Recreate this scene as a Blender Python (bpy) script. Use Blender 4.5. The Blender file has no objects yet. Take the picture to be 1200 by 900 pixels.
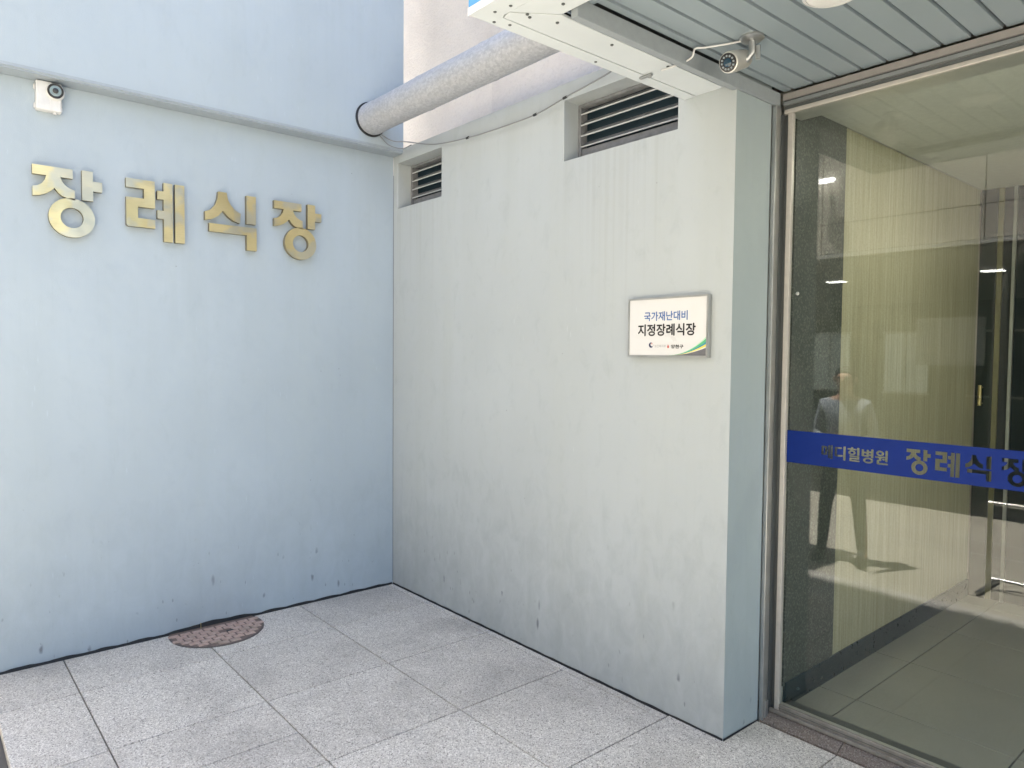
import bpy, bmesh, math, random
from mathutils import Vector, Matrix
from mathutils import geometry as mgeo
R = math.radians
random.seed(7)
SC = bpy.context.scene
COL = SC.collection

# ------------------------------------------------------------------ camera
CAM_LOC = Vector((4.4033, -2.6448, 1.65))
cr = Vector((0.648663, 0.761026, 0.008773))
cu = Vector((-0.036917, 0.019948, 0.999119))
cf = Vector((-0.76018, 0.648415, -0.041034))
cd = bpy.data.cameras.new('camera')
cam = bpy.data.objects.new('camera', cd); COL.objects.link(cam)
cd.sensor_width = 36.0; cd.lens = 25.043; cd.clip_start = 0.02; cd.clip_end = 2000
M = Matrix((cr, cu, -cf)).transposed().to_4x4(); M.translation = CAM_LOC
cam.matrix_world = M
SC.camera = cam

# ------------------------------------------------------------------ light
SUN_EL, SUN_AZ = R(75), R(-60)          # azimuth from +Y towards +X
W = bpy.data.worlds.new('World'); SC.world = W; W.use_nodes = True
wn = W.node_tree.nodes; wl = W.node_tree.links
sky = wn.new('ShaderNodeTexSky'); sky.sky_type = 'NISHITA'; sky.sun_disc = False
sky.sun_elevation = SUN_EL; sky.sun_rotation = SUN_AZ
sky.air_density = 1.0; sky.dust_density = 1.5; sky.ozone_density = 1.0
bg = wn['Background']; bg.inputs[1].default_value = 0.09
wl.new(sky.outputs[0], bg.inputs[0])
sd = bpy.data.lights.new('sun', 'SUN'); sd.energy = 5.0; sd.angle = R(0.53); sd.color = (1.0, 0.95, 0.87)
sun = bpy.data.objects.new('sun', sd); COL.objects.link(sun)
sdir = Vector((math.sin(SUN_AZ) * math.cos(SUN_EL), math.cos(SUN_AZ) * math.cos(SUN_EL), math.sin(SUN_EL)))
sun.rotation_euler = sdir.to_track_quat('Z', 'Y').to_euler(); sun.location = (0, 0, 30)
SC.view_settings.view_transform = 'Standard'; SC.view_settings.look = 'None'
SC.view_settings.exposure = 2.75; SC.view_settings.gamma = 1.0
SC.view_settings.use_curve_mapping = False
SC.render.engine = 'CYCLES'
SC.cycles.max_bounces = 10; SC.cycles.diffuse_bounces = 6; SC.cycles.glossy_bounces = 6
SC.cycles.transparent_max_bounces = 16
SC.cycles.sample_clamp_indirect = 8

# ------------------------------------------------------------------ node helpers
class NM:
    def __init__(s, name):
        s.m = bpy.data.materials.new(name); s.m.use_nodes = True
        s.t = s.m.node_tree; s.n = s.t.nodes; s.l = s.t.links
        s.b = s.n['Principled BSDF']; s.out = s.n['Material Output']
        g = s.n.new('ShaderNodeNewGeometry'); s.pos = g.outputs['Position']; s.geo = g
    def set(s, k, v):
        i = s.b.inputs[k]
        if hasattr(v, 'is_output') or isinstance(v, bpy.types.NodeSocket): s.l.new(v, i)
        else: i.default_value = v
    def link(s, a, i):
        if isinstance(a, bpy.types.NodeSocket): s.l.new(a, i)
        else: i.default_value = a
    def mapv(s, scale, loc=(0, 0, 0), src=None):
        n = s.n.new('ShaderNodeMapping'); n.inputs['Scale'].default_value = scale; n.inputs['Location'].default_value = loc
        s.l.new(src or s.pos, n.inputs[0]); return n.outputs[0]
    def noise(s, scale, detail=4, rough=.55, src=None, out='Fac', dist=0):
        n = s.n.new('ShaderNodeTexNoise'); n.inputs['Scale'].default_value = scale
        n.inputs['Detail'].default_value = detail; n.inputs['Roughness'].default_value = rough
        n.inputs['Distortion'].default_value = dist
        s.l.new(src or s.pos, n.inputs['Vector']); return n.outputs[out]
    def vor(s, scale, src=None, feat='F1', out='Distance', rnd=1):
        n = s.n.new('ShaderNodeTexVoronoi'); n.feature = feat; n.inputs['Scale'].default_value = scale
        n.inputs['Randomness'].default_value = rnd
        s.l.new(src or s.pos, n.inputs['Vector']); return n.outputs[out]
    def ramp(s, fac, a, b, ca=(0, 0, 0, 1), cb=(1, 1, 1, 1), interp='LINEAR'):
        n = s.n.new('ShaderNodeValToRGB'); e = n.color_ramp.elements; n.color_ramp.interpolation = interp
        e[0].position = a; e[0].color = ca; e[1].position = b; e[1].color = cb
        s.l.new(fac, n.inputs[0]); return n.outputs[0]
    def mix(s, fac, a, b, mode='MIX'):
        n = s.n.new('ShaderNodeMix'); n.data_type = 'RGBA'; n.blend_type = mode
        s.link(fac, n.inputs[0]); s.link(a, n.inputs[6]); s.link(b, n.inputs[7]); return n.outputs[2]
    def math(s, op, a, b=0.0, c=None):
        n = s.n.new('ShaderNodeMath'); n.operation = op
        s.link(a, n.inputs[0]); s.link(b, n.inputs[1])
        if c is not None: s.link(c, n.inputs[2])
        return n.outputs[0]
    def sep(s, src=None):
        n = s.n.new('ShaderNodeSeparateXYZ'); s.l.new(src or s.pos, n.inputs[0]); return n.outputs
    def bump(s, h, strength=.3, dist=.002):
        n = s.n.new('ShaderNodeBump'); n.inputs['Strength'].default_value = strength; n.inputs['Distance'].default_value = dist
        s.l.new(h, n.inputs['Height']); s.l.new(n.outputs[0], s.b.inputs['Normal']); return n
    def rnd(s):
        n = s.n.new('ShaderNodeObjectInfo'); return n.outputs['Random']

def c4(c): return (c[0], c[1], c[2], 1)

def mat_plain(name, col, rough=.5, metal=0, var=.06, nscale=30, bump=0, spec=None):
    k = NM(name)
    n = k.noise(nscale, 5)
    a = tuple(x * (1 - var) for x in col); b = tuple(min(1, x * (1 + var)) for x in col)
    k.set('Base Color', k.ramp(n, .3, .7, c4(a), c4(b)))
    k.set('Roughness', k.math('MULTIPLY_ADD', n, .2, rough - .1))
    k.set('Metallic', metal)
    if bump: k.bump(n, bump, .001)
    return k.m

def mat_wall(name, col, base_dirt=1.0, drips=()):
    """painted render: faint vertical washes, scuffs, drip streaks, low undulation"""
    k = NM(name)
    big = k.noise(.9, 3, .5)
    wash = k.noise(1.0, 4, .6, src=k.mapv((5, 5, .35)))
    fine = k.noise(1.0, 5, .65, src=k.mapv((28, 28, 1.3)))
    c = k.ramp(big, .3, .7, c4(tuple(x * .93 for x in col)), c4(tuple(x * 1.04 for x in col)))
    c = k.mix(k.ramp(wash, .45, .75), c, c4((col[0] * .965, col[1] * .96, col[2] * .94)))
    c = k.mix(k.math('MULTIPLY', k.ramp(fine, .55, .8), .16), c, c4((col[0] * .78, col[1] * .78, col[2] * .76)))
    z = k.sep()[2]
    # splash dirt: blotches reaching up from the floor, broken by noise
    d1 = k.noise(1.0, 6, .68, src=k.mapv((11, 11, 6)), dist=.5)
    hz = k.math('MULTIPLY', k.math('SUBTRACT', 1.05, z), .62)
    hz = k.math('MAXIMUM', hz, 0.0)
    m = k.math('MULTIPLY', k.ramp(k.math('ADD', d1, k.math('MULTIPLY', hz, .42)), .54, .98), .36 * base_dirt)
    c = k.mix(m, c, c4((col[0] * .45, col[1] * .46, col[2] * .47)))
    # rusty drip marks running down from the sills of the openings
    X = k.sep()[0]
    for x0, x1, zt, ln in drips:
        a = k.math('MULTIPLY', k.math('GREATER_THAN', X, x0), k.math('LESS_THAN', X, x1))
        a = k.math('MULTIPLY', a, k.math('LESS_THAN', z, zt))
        dr = k.noise(1.0, 3, .6, src=k.mapv((38, 38, .25)))
        fall = k.math('SUBTRACT', k.math('MULTIPLY', k.ramp(dr, .42, .68), 1.25), k.math('DIVIDE', k.math('SUBTRACT', zt, z), ln))
        a = k.math('MULTIPLY', a, k.math('MINIMUM', k.math('MAXIMUM', fall, 0.0), .8))
        c = k.mix(k.math('MULTIPLY', a, .15), c, c4((.25, .235, .205)))
    # scuffs: short vertical marks
    v = k.vor(1.0, src=k.mapv((16, 16, 5)))
    keep = k.ramp(k.noise(5.5, 2), .55, .58)
    low = k.ramp(k.math('ADD', z, k.math('MULTIPLY', k.noise(3, 2), .5)), .35, 1.1, c4((1, 1, 1)), c4((.0, .0, .0)))
    sc = k.math('MULTIPLY', k.ramp(v, .08, .20, c4((1, 1, 1)), c4((0, 0, 0))), keep)
    sc = k.math('MULTIPLY', sc, low)
    c = k.mix(k.math('MULTIPLY', sc, .75), c, c4((.10, .11, .13)))
    v2 = k.vor(1.0, src=k.mapv((9, 9, 9), (3.1, 1.7, .4)))
    sp = k.math('MULTIPLY', k.ramp(v2, .022, .04, c4((1, 1, 1)), c4((0, 0, 0))), k.ramp(k.noise(2.2, 2), .54, .6))
    c = k.mix(k.math('MULTIPLY', sp, .6), c, c4((.16, .17, .18)))
    v4 = k.vor(1.0, src=k.mapv((34, 34, 13), (5.5, .7, 2)))
    s4 = k.math('MULTIPLY', k.ramp(v4, .10, .20, c4((1, 1, 1)), c4((0, 0, 0))), k.ramp(k.noise(9, 3), .56, .6))
    s4 = k.math('MULTIPLY', s4, low)
    c = k.mix(k.math('MULTIPLY', s4, .6), c, c4((.14, .15, .16)))
    v3 = k.vor(1.0, src=k.mapv((40, 40, 7), (.3, 2.2, 5)))
    lt = k.math('MULTIPLY', k.ramp(v3, .06, .16, c4((1, 1, 1)), c4((0, 0, 0))), k.ramp(k.noise(3.1, 2), .58, .66))
    c = k.mix(k.math('MULTIPLY', lt, .4), c, c4(tuple(min(.85, x * 1.25) for x in col)))
    k.set('Base Color', c)
    k.set('Roughness', k.math('MULTIPLY_ADD', wash, .2, .42))
    h = k.math('ADD', k.math('MULTIPLY', k.noise(2.2, 3), 1.6), k.math('MULTIPLY', k.noise(160, 3), .06))
    k.bump(h, .5, .018)
    return k.m

def mat_granite(name, base, dark, light, scale=190, rough=.6, stain=.35, joint_dirt=True):
    k = NM(name)
    n1 = k.noise(scale, 3, .7); n2 = k.vor(scale * 1.1, out='Color')
    sx = k.n.new('ShaderNodeSeparateColor'); k.l.new(n2, sx.inputs[0])
    c = k.mix(k.ramp(n1, .40, .62), c4(dark), c4(base))
    c = k.mix(k.ramp(sx.outputs[0], .72, .8), c, c4(light))
    c = k.mix(k.ramp(sx.outputs[1], .86, .92), c, c4(tuple(x * .55 for x in dark)))
    s1 = k.noise(1.6, 6, .65, dist=.4); s2 = k.noise(7, 5, .7)
    c = k.mix(k.math('MULTIPLY', k.ramp(s1, .47, .72), stain), c, c4((.17, .16, .15)))
    c = k.mix(k.math('MULTIPLY', k.ramp(s2, .56, .74), stain * .55), c, c4((.14, .13, .12)))
    r = k.rnd()
    c = k.mix(k.math('MULTIPLY', r, .22), c, c4((.24, .22, .20)))
    k.set('Base Color', c); k.set('Roughness', k.math('MULTIPLY_ADD', n1, .25, rough - .12))
    k.bump(n1, .35, .0012)
    return k.m

# paint, stone, metal ...
PAINT_L = mat_wall('wall_paint_blue_grey', (.372, .438, .50), base_dirt=.55)
PAINT_M = mat_wall('wall_paint_grey', (.425, .460, .472), base_dirt=1.0, drips=((.05, .59, 2.662, .7), (1.70, 2.43, 2.662, 1.0)))
GRAN = mat_granite('granite_paving', (.66, .625, .575), (.40, .38, .35), (.76, .73, .68), 190, .6, .42)
SILLM = mat_granite('sill_stone', (.17, .135, .118), (.10, .08, .07), (.24, .21, .19), 210, .5, .6)
DGRAN = mat_granite('dark_green_granite', (.062, .076, .066), (.040, .052, .045), (.14, .155, .135), 120, .35, .5)
BLACK = mat_plain('dull_black', (.012, .014, .018), .6)
TRIMM = mat_plain('canopy_trim_metal', (.27, .30, .32), .45, .0)
LEDGE = mat_plain('ledge_trim_metal', (.30, .345, .39), .45, .0)
STEEL = mat_plain('steel', (.45, .46, .46), .33, .85, .1, 12)
ALU = mat_plain('aluminium', (.62, .61, .58), .38, .55, .05, 14)
DKMET = mat_plain('dark_frame_metal', (.12, .13, .13), .4, .5)
CREAM = mat_plain('cream_sheet_metal', (.60, .64, .66), .5, 0, .04, 5)
BLUEM = mat_plain('blue_sheet', (.08, .30, .58), .5, 0)
SOFF = mat_plain('soffit_board_paint', (.245, .295, .325), .38, 0, .035, 3)
SOFFJ = mat_plain('soffit_joint', (.035, .04, .042), .7)
WHITEP = mat_plain('white_plastic', (.62, .62, .62), .45)
LAMPGL = mat_plain('lamp_diffuser', (.78, .78, .76), .4)
DARKP = mat_plain('black_plastic', (.018, .018, .02), .3)
RUBBER = mat_plain('cable_rubber', (.22, .23, .235), .6)
SLATM = mat_plain('louvre_slat_metal', (.21, .215, .225), .55, 0, .2, 25)
LIPM = mat_plain('louvre_lip_metal', (.50, .52, .53), .45, 0, .1, 25)
BASEB = mat_plain('dark_blue_green_baseboard', (.012, .028, .036), .3)
SIGNW = mat_plain('sign_white', (.66, .655, .64), .3, 0, .02, 4)
INKB = mat_plain('ink_blue', (.05, .13, .35), .4)
INKK = mat_plain('ink_black', (.012, .012, .014), .4)
INKG = mat_plain('ink_grey', (.35, .35, .36), .4)
INKR = mat_plain('ink_red', (.55, .08, .05), .4)
GRNP = mat_plain('sign_green', (.10, .42, .20), .35)
GRNP2 = mat_plain('sign_pale_green', (.45, .68, .48), .35)
YELP = mat_plain('sign_yellow', (.80, .68, .10), .35)
NAVYP = mat_plain('sign_teal', (.05, .25, .35), .35)
SIGND = mat_plain('sign_grey', (.14, .14, .15), .35)
CEILW = mat_plain('ceiling_paint', (.60, .60, .55), .55)
YEL = mat_plain('brass_handle', (.6, .5, .25), .3, .8)

def mat_brass():
    k = NM('brushed_brass')
    n = k.noise(2.6, 3, .5); f = k.noise(1, 4, .6, src=k.mapv((20, 20, 260)))
    c = k.ramp(n, .3, .7, c4((.54, .44, .22)), c4((.68, .58, .34)))
    c = k.mix(k.math('MULTIPLY', k.ramp(f, .45, .7), .25), c, c4((.45, .38, .2)))
    c = k.mix(k.math('MULTIPLY', k.ramp(k.noise(4.5, 3, .6), .5, .58), .6), c, c4((.42, .43, .40)))  # grey-silver patches paint reflections into the brass colour
    k.set('Base Color', c); k.set('Metallic', .9); k.set('Roughness', k.math('MULTIPLY_ADD', k.noise(4, 2), .25, .24))
    k.bump(k.noise(5, 2), .6, .014)
    return k.m
BRASS = mat_brass()
BRASSD = mat_plain('brass_side', (.30, .25, .15), .4, .7)

def mat_duct():
    k = NM('galvanised_duct')
    v = k.vor(60, src=k.mapv((1, 1.6, 1.6)), out='Color'); s = k.n.new('ShaderNodeSeparateColor'); k.l.new(v, s.inputs[0])
    n = k.noise(55, 6, .75)
    c = k.ramp(s.outputs[0], .2, .9, c4((.38, .39, .42)), c4((.46, .47, .50)))
    c = k.mix(k.math('MULTIPLY', k.ramp(n, .5, .66), .45), c, c4((.66, .66, .66)))
    c = k.mix(k.math('MULTIPLY', k.ramp(k.noise(5, 5), .55, .75), .35), c, c4((.36, .34, .32)))
    k.set('Base Color', c); k.set('Metallic', .25); k.set('Roughness', .5)
    k.bump(n, .3, .003)
    return k.m
DUCT = mat_duct()

def mat_stucco():
    k = NM('sprayed_stucco_beige')
    n = k.noise(55, 6, .7); b = k.noise(3, 4)
    c = k.ramp(b, .3, .7, c4((.66, .60, .54)), c4((.73, .67, .605)))
    c = k.mix(k.math('MULTIPLY', k.ramp(n, .5, .68), .3), c, c4((.50, .455, .41)))
    k.set('Base Color', c); k.set('Roughness', .9)
    k.bump(n, 1.0, .012)
    return k.m
STUCCO = mat_stucco()

def mat_wallpaper():
    k = NM('woodgrain_wallpaper')
    y = k.noise(1.0, 5, .7, src=k.mapv((30, 55, .9))); y2 = k.noise(1, 3, .6, src=k.mapv((10, 13, .35)))
    c = k.ramp(y, .34, .66, c4((.40, .38, .26)), c4((.58, .555, .41)))
    c = k.mix(k.math('MULTIPLY', k.ramp(y2, .4, .65), .45), c, c4((.40, .355, .22)))
    v = k.noise(1, 2, .5, src=k.mapv((60, 140, 6)))
    c = k.mix(k.math('MULTIPLY', k.ramp(v, .55, .7), .3), c, c4((.24, .21, .13)))
    wv = k.noise(1, 3, .6, src=k.mapv((30, 45, 150)))
    c = k.mix(k.math('MULTIPLY', k.ramp(wv, .45, .65), .3), c, c4((.27, .24, .15)))
    w3 = k.noise(1, 3, .6, src=k.mapv((30, 260, 3)))
    c = k.mix(k.math('MULTIPLY', k.ramp(w3, .5, .7), .35), c, c4((.25, .22, .13)))
    k.set('Base Color', c); k.set('Roughness', .5)
    return k.m
WPAPER = mat_wallpaper()

def mat_tile():
    k = NM('polished_porcelain_tile')
    n = k.noise(1.4, 4, .5)
    c = k.ramp(n, .3, .7, c4((.25, .25, .225)), c4((.29, .285, .255)))
    k.set('Base Color', c); k.set('Roughness', .16)
    return k.m
TILE = mat_tile()

def mat_rust():
    k = NM('rusty_cast_iron')
    n = k.noise(40, 6, .7); b = k.noise(8, 4)
    c = k.ramp(n, .35, .7, c4((.36, .255, .215)), c4((.54, .42, .37)))
    c = k.mix(k.math('MULTIPLY', k.ramp(b, .5, .7), .5), c, c4((.22, .21, .17)))
    k.set('Base Color', c); k.set('Roughness', .8); k.set('Metallic', .2); k.bump(n, .5, .002)
    return k.m
RUST = mat_rust()

def mat_yard():
    k = NM('yard_concrete')
    n = k.noise(1.1, 6, .65); f = k.noise(60, 4, .7)
    c = k.ramp(n, .3, .72, c4((.36, .33, .27)), c4((.47, .44, .37)))
    c = k.mix(k.math('MULTIPLY', k.ramp(f, .5, .7), .25), c, c4((.26, .24, .20)))
    k.set('Base Color', c); k.set('Roughness', .9); k.bump(f, .4, .003)
    return k.m
YARD = mat_yard()

def mat_glass(name, tint, base=.04):
    m = bpy.data.materials.new(name); m.use_nodes = True
    n = m.node_tree.nodes; l = m.node_tree.links
    for x in list(n): n.remove(x)
    out = n.new('ShaderNodeOutputMaterial'); mx = n.new('ShaderNodeMixShader')
    tr = n.new('ShaderNodeBsdfTransparent'); tr.inputs[0].default_value = c4(tint)
    gl = n.new('ShaderNodeBsdfGlossy'); gl.inputs['Roughness'].default_value = 0.0
    g = n.new('ShaderNodeNewGeometry'); d = n.new('ShaderNodeVectorMath'); d.operation = 'DOT_PRODUCT'
    l.new(g.outputs['Normal'], d.inputs[0]); l.new(g.outputs['Incoming'], d.inputs[1])
    a = n.new('ShaderNodeMath'); a.operation = 'ABSOLUTE'; l.new(d.outputs['Value'], a.inputs[0])
    s = n.new('ShaderNodeMath'); s.operation = 'SUBTRACT'; s.inputs[0].default_value = 1; l.new(a.outputs[0], s.inputs[1])
    p = n.new('ShaderNodeMath'); p.operation = 'POWER'; l.new(s.outputs[0], p.inputs[0]); p.inputs[1].default_value = 5
    f = n.new('ShaderNodeMath'); f.operation = 'MULTIPLY_ADD'; l.new(p.outputs[0], f.inputs[0]); f.inputs[1].default_value = 1 - base; f.inputs[2].default_value = base
    l.new(f.outputs[0], mx.inputs[0]); l.new(tr.outputs[0], mx.inputs[1]); l.new(gl.outputs[0], mx.inputs[2])
    l.new(mx.outputs[0], out.inputs[0])
    return m
GLASS = mat_glass('clear_door_glass', (.935, .96, .945), .037)
DGLASS = mat_plain('dark_window_glass', (.010, .017, .019), .5, 0)
DGLASS.node_tree.nodes['Principled BSDF'].inputs['Specular IOR Level'].default_value = .25
DPIER = mat_plain('dark_pier_stone', (.014, .022, .022), .35)
VINYL = mat_plain('blue_vinyl', (.001, .018, .16), .5, 0, .03)
VINYL.node_tree.nodes['Principled BSDF'].inputs['Specular IOR Level'].default_value = .2

def mat_emit(name, col, s):
    m = bpy.data.materials.new(name); m.use_nodes = True
    n = m.node_tree.nodes; b = n['Principled BSDF']
    b.inputs['Emission Color'].default_value = c4(col); b.inputs['Emission Strength'].default_value = s
    b.inputs['Base Color'].default_value = (.8, .8, .78, 1)
    return m
LIT = mat_emit('lit_downlight', (1, .96, .80), 26.0)
LIT2 = mat_emit('lit_lamp_outside', (1, .98, .92), 3.5)

# ------------------------------------------------------------------ mesh helpers
class MB:
    def __init__(s): s.v = []; s.f = []; s.mi = []
    def add(s, vs, fs, mi=0):
        o = len(s.v); s.v += [tuple(v) for v in vs]
        s.f += [tuple(i + o for i in f) for f in fs]; s.mi += [mi] * len(fs); return s
    def box(s, a, b, mi=0, c=0.0):
        x0, y0, z0 = a; x1, y1, z1 = b
        vs = [(x0, y0, z0), (x1, y0, z0), (x1, y1, z0), (x0, y1, z0), (x0, y0, z1), (x1, y0, z1), (x1, y1, z1), (x0, y1, z1)]
        return s.add(vs, [(0, 3, 2, 1), (4, 5, 6, 7), (0, 1, 5, 4), (1, 2, 6, 5), (2, 3, 7, 6), (3, 0, 4, 7)], mi)
    def slab(s, a, b, ch=.0025):
        "paving slab: box with chamfered top edges"
        x0, y0, z0 = a; x1, y1, z1 = b
        r0 = [(x0, y0), (x1, y0), (x1, y1), (x0, y1)]
        r1 = [(x0 + ch, y0 + ch), (x1 - ch, y0 + ch), (x1 - ch, y1 - ch), (x0 + ch, y1 - ch)]
        vs = [(x, y, z0) for x, y in r0] + [(x, y, z1 - ch) for x, y in r0] + [(x, y, z1) for x, y in r1]
        fs = [(8, 9, 10, 11)]
        for i in range(4):
            j = (i + 1) % 4; fs += [(i, j, j + 4, i + 4), (i + 4, j + 4, j + 8, i + 8)]
        return s.add(vs, fs)
    def prism(s, poly, fn, mi=0):
        "poly 2d, fn(p, side) -> 3d; side 0 back, 1 front"
        n = len(poly)
        vs = [fn(p, 0) for p in poly] + [fn(p, 1) for p in poly]
        tri = mgeo.tessellate_polygon([[Vector((p[0], p[1], 0)) for p in poly]])
        fs = [tuple(t) for t in tri] + [tuple(i + n for i in t) for t in tri]
        fs += [(i, (i + 1) % n, (i + 1) % n + n, i + n) for i in range(n)]
        return s.add(vs, fs, mi)
    def tube(s, pts, r, n=10, caps=True, mi=0):
        pts = [Vector(p) for p in pts]; rr = r if isinstance(r, (list, tuple)) else [r] * len(pts)
        vs = []; fs = []; prev = None
        for i, p in enumerate(pts):
            d = (pts[min(i + 1, len(pts) - 1)] - pts[max(i - 1, 0)])
            if d.length < 1e-9: d = Vector((0, 0, 1))
            d.normalize()
            if prev is None:
                a = Vector((0, 0, 1)) if abs(d.z) < .9 else Vector((1, 0, 0)); prev = d.cross(a).normalized()
            prev = (prev - d * prev.dot(d)).normalized(); b = d.cross(prev)
            for k in range(n):
                t = 2 * math.pi * k / n; vs.append(p + (prev * math.cos(t) + b * math.sin(t)) * rr[i])
        m = len(pts)
        for i in range(m - 1):
            for k in range(n):
                a = i * n + k; b2 = i * n + (k + 1) % n; fs.append((a, b2, b2 + n, a + n))
        if caps: fs += [tuple(range(n))[::-1], tuple((m - 1) * n + k for k in range(n))]
        return s.add(vs, fs, mi)
    def lathe(s, c, axis, prof, n=32, mi=0):
        "prof: list of (r, h) along axis"
        axis = Vector(axis).normalized(); c = Vector(c)
        return s.tube_prof(c, axis, prof, n, mi)
    def tube_prof(s, c, ax, prof, n, mi):
        a = Vector((0, 0, 1)) if abs(ax.z) < .9 else Vector((1, 0, 0)); u = ax.cross(a).normalized(); w = ax.cross(u)
        vs = []; fs = []
        for r, h in prof:
            for k in range(n):
                t = 2 * math.pi * k / n; vs.append(c + ax * h + (u * math.cos(t) + w * math.sin(t)) * max(r, 1e-5))
        for i in range(len(prof) - 1):
            for k in range(n):
                p = i * n + k; q = i * n + (k + 1) % n; fs.append((p, q, q + n, p + n))
        fs += [tuple(range(n))[::-1], tuple((len(prof) - 1) * n + k for k in range(n))]
        return s.add(vs, fs, mi)
    def build(s, name, mat, parent=None, smooth=False, bevel=0, origin=None, recalc=True):
        me = bpy.data.meshes.new(name)
        off = Vector(origin) if origin is not None else (WORLD_LOC.get(parent.name, Vector((0, 0, 0))) if parent else Vector((0, 0, 0)))
        me.from_pydata([Vector(v) - off for v in s.v], [], s.f)
        mats = mat if isinstance(mat, (list, tuple)) else [mat]
        for m in mats: me.materials.append(m)
        for p, i in zip(me.polygons, s.mi): p.material_index = i
        if recalc:
            bm = bmesh.new(); bm.from_mesh(me)
            bmesh.ops.recalc_face_normals(bm, faces=bm.faces); bm.to_mesh(me); bm.free()
        o = bpy.data.objects.new(name, me); COL.objects.link(o)
        if parent: o.parent = parent
        elif origin is not None: o.location = off
        WORLD_LOC[o.name] = off if (parent or origin is not None) else Vector((0, 0, 0))
        if smooth:
            for p in me.polygons: p.use_smooth = True
            me.set_sharp_from_angle(angle=R(35))
        if bevel:
            b = o.modifiers.new('bevel', 'BEVEL'); b.width = bevel; b.segments = 2; b.limit_method = 'ANGLE'
        return o
WORLD_LOC = {}
def tag(o, label=None, cat=None, group=None, kind=None):
    for k, v in (('label', label), ('category', cat), ('group', group), ('kind', kind)):
        if v: o[k] = v
    return o
def thing(name, loc, label, cat, group=None):
    o = bpy.data.objects.new(name, None); COL.objects.link(o); o.location = loc; o.empty_display_size = .1
    WORLD_LOC[o.name] = Vector(loc); return tag(o, label, cat, group)
def BOX(name, a, b, mat, parent=None, bevel=0): return MB().box(a, b).build(name, mat, parent, bevel=bevel)

def text_mesh(txt, size, offset=0.0, extrude=0.0, spacing=1.0, loops=False):
    c = bpy.data.curves.new('lettering', 'FONT'); c.body = txt; c.size = size; c.offset = offset
    c.space_character = spacing; c.resolution_u = 3; c.align_x = 'LEFT'
    if loops: c.fill_mode = 'NONE' if hasattr(c, 'fill_mode') else c.fill_mode
    o = bpy.data.objects.new('lettering', c); COL.objects.link(o)
    bpy.context.view_layer.update()
    me = o.to_mesh()
    vs = [v.co.copy() for v in me.vertices]; fs = [tuple(p.vertices) for p in me.polygons]; es = [tuple(e.vertices) for e in me.edges]
    o.to_mesh_clear(); bpy.data.objects.remove(o); bpy.data.curves.remove(c)
    return vs, fs, es

# ================================================================== SETTING
YG = .36          # glass plane
XE = 2.720        # end of the grey wall
# --- yard (lower, sunlit) reaching the horizon
MB().add([(-600, -900, -.15), (900, -900, -.15), (900, 700, -.15), (-600, 700, -.15)], [(0, 1, 2, 3)]).build('yard', YARD)
tag(bpy.data.objects['yard'], kind='structure')
yl = MB()
for y, w in ((-4.17, .035), (-4.72, .03)):
    yl.add([(-3, y, -.146), (9, y + .05, -.146), (9, y + .05 + w, -.146), (-3, y + w, -.146)], [(0, 1, 2, 3)])
o = yl.build('painted_line', mat_plain('pale_line_paint', (.60, .58, .53), .8, 0, .15, 20)); tag(o, kind='structure')

# --- raised pavement with slabs
base = MB()
base.box((0, -2.40, -.149), (1.50, -.0, -.04)); base.box((1.50, -1.98, -.149), (8, .30, -.04))
pav = base.build('pavement', mat_plain('mortar_bed', (.09, .085, .08), .9)); tag(pav, kind='structure')
xs = [0.012, .49, 1.14, 1.787, 2.436, 3.084, 3.731, 4.378, 5.025, 5.672, 6.32, 6.967, 7.6]
ys = [-2.36, -2.03, -1.37, -.71, -.05]
J = .0027
slabs = []
def slab(x0, x1, y0, y1, dz=0):
    slabs.append(MB().slab((x0 + J, y0 + J, -.04), (x1 - J, y1 - J, 0 + dz)).build('paving_slab', GRAN, pav))
for i in range(len(xs) - 1):
    x0, x1 = xs[i], xs[i + 1]
    for j in range(len(ys) - 1):
        y0, y1 = ys[j], ys[j + 1]
        if x0 > 1.7:
            if y0 < -2.1: continue
            if y0 < -1.9: y0 = -1.97
        elif x0 > 1.1 and y1 < -1.3:
            # slab at the step of the kerb
            if y0 < -2.1:
                slab(x0, 1.50, y0, y1); continue
            slab(x0, 1.50, y0, y1); slab(1.50, x1, -1.97, y1); continue
        if x0 > 2.4 and y0 < -.6 and y0 > -.8: y1 = .272
        slab(x0, x1, y0, y1, random.uniform(-.0006, .0006))
    if x0 < 2.4: slab(x0, x1, -.05, -.006)
# wider, darker joint at y=-1.37 comes from the two rows standing apart
# --- door sill strip
sill = BOX('door_sill', (XE + .005, .28, -.039), (8, .505, -.012), mat_plain('sill_bed', (.03, .028, .026), .9)); tag(sill, kind='structure')
for a, b in ((XE + .008, 3.084), (3.084, 3.90), (3.90, 4.7), (4.7, 5.6), (5.6, 6.6)):
    a_, b_ = a + .0015, b - .0015
    MB().add([(a_, .277, -.011), (b_, .277, -.011), (b_, .485, -.011), (a_, .485, -.011), (a_, .277, .003), (b_, .277, .003), (b_, YG - .02, .036), (a_, YG - .02, .036), (b_, .485, .009), (a_, .485, .009), (b_, YG - .019, .009), (a_, YG - .019, .009)],
             [(0, 1, 5, 4), (4, 5, 6, 7), (7, 6, 10, 11), (11, 10, 8, 9), (3, 9, 8, 2), (0, 3, 2, 1), (0, 4, 7, 11, 9, 3), (1, 2, 8, 10, 6, 5)]).build('sill_stone', SILLM, sill)

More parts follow.
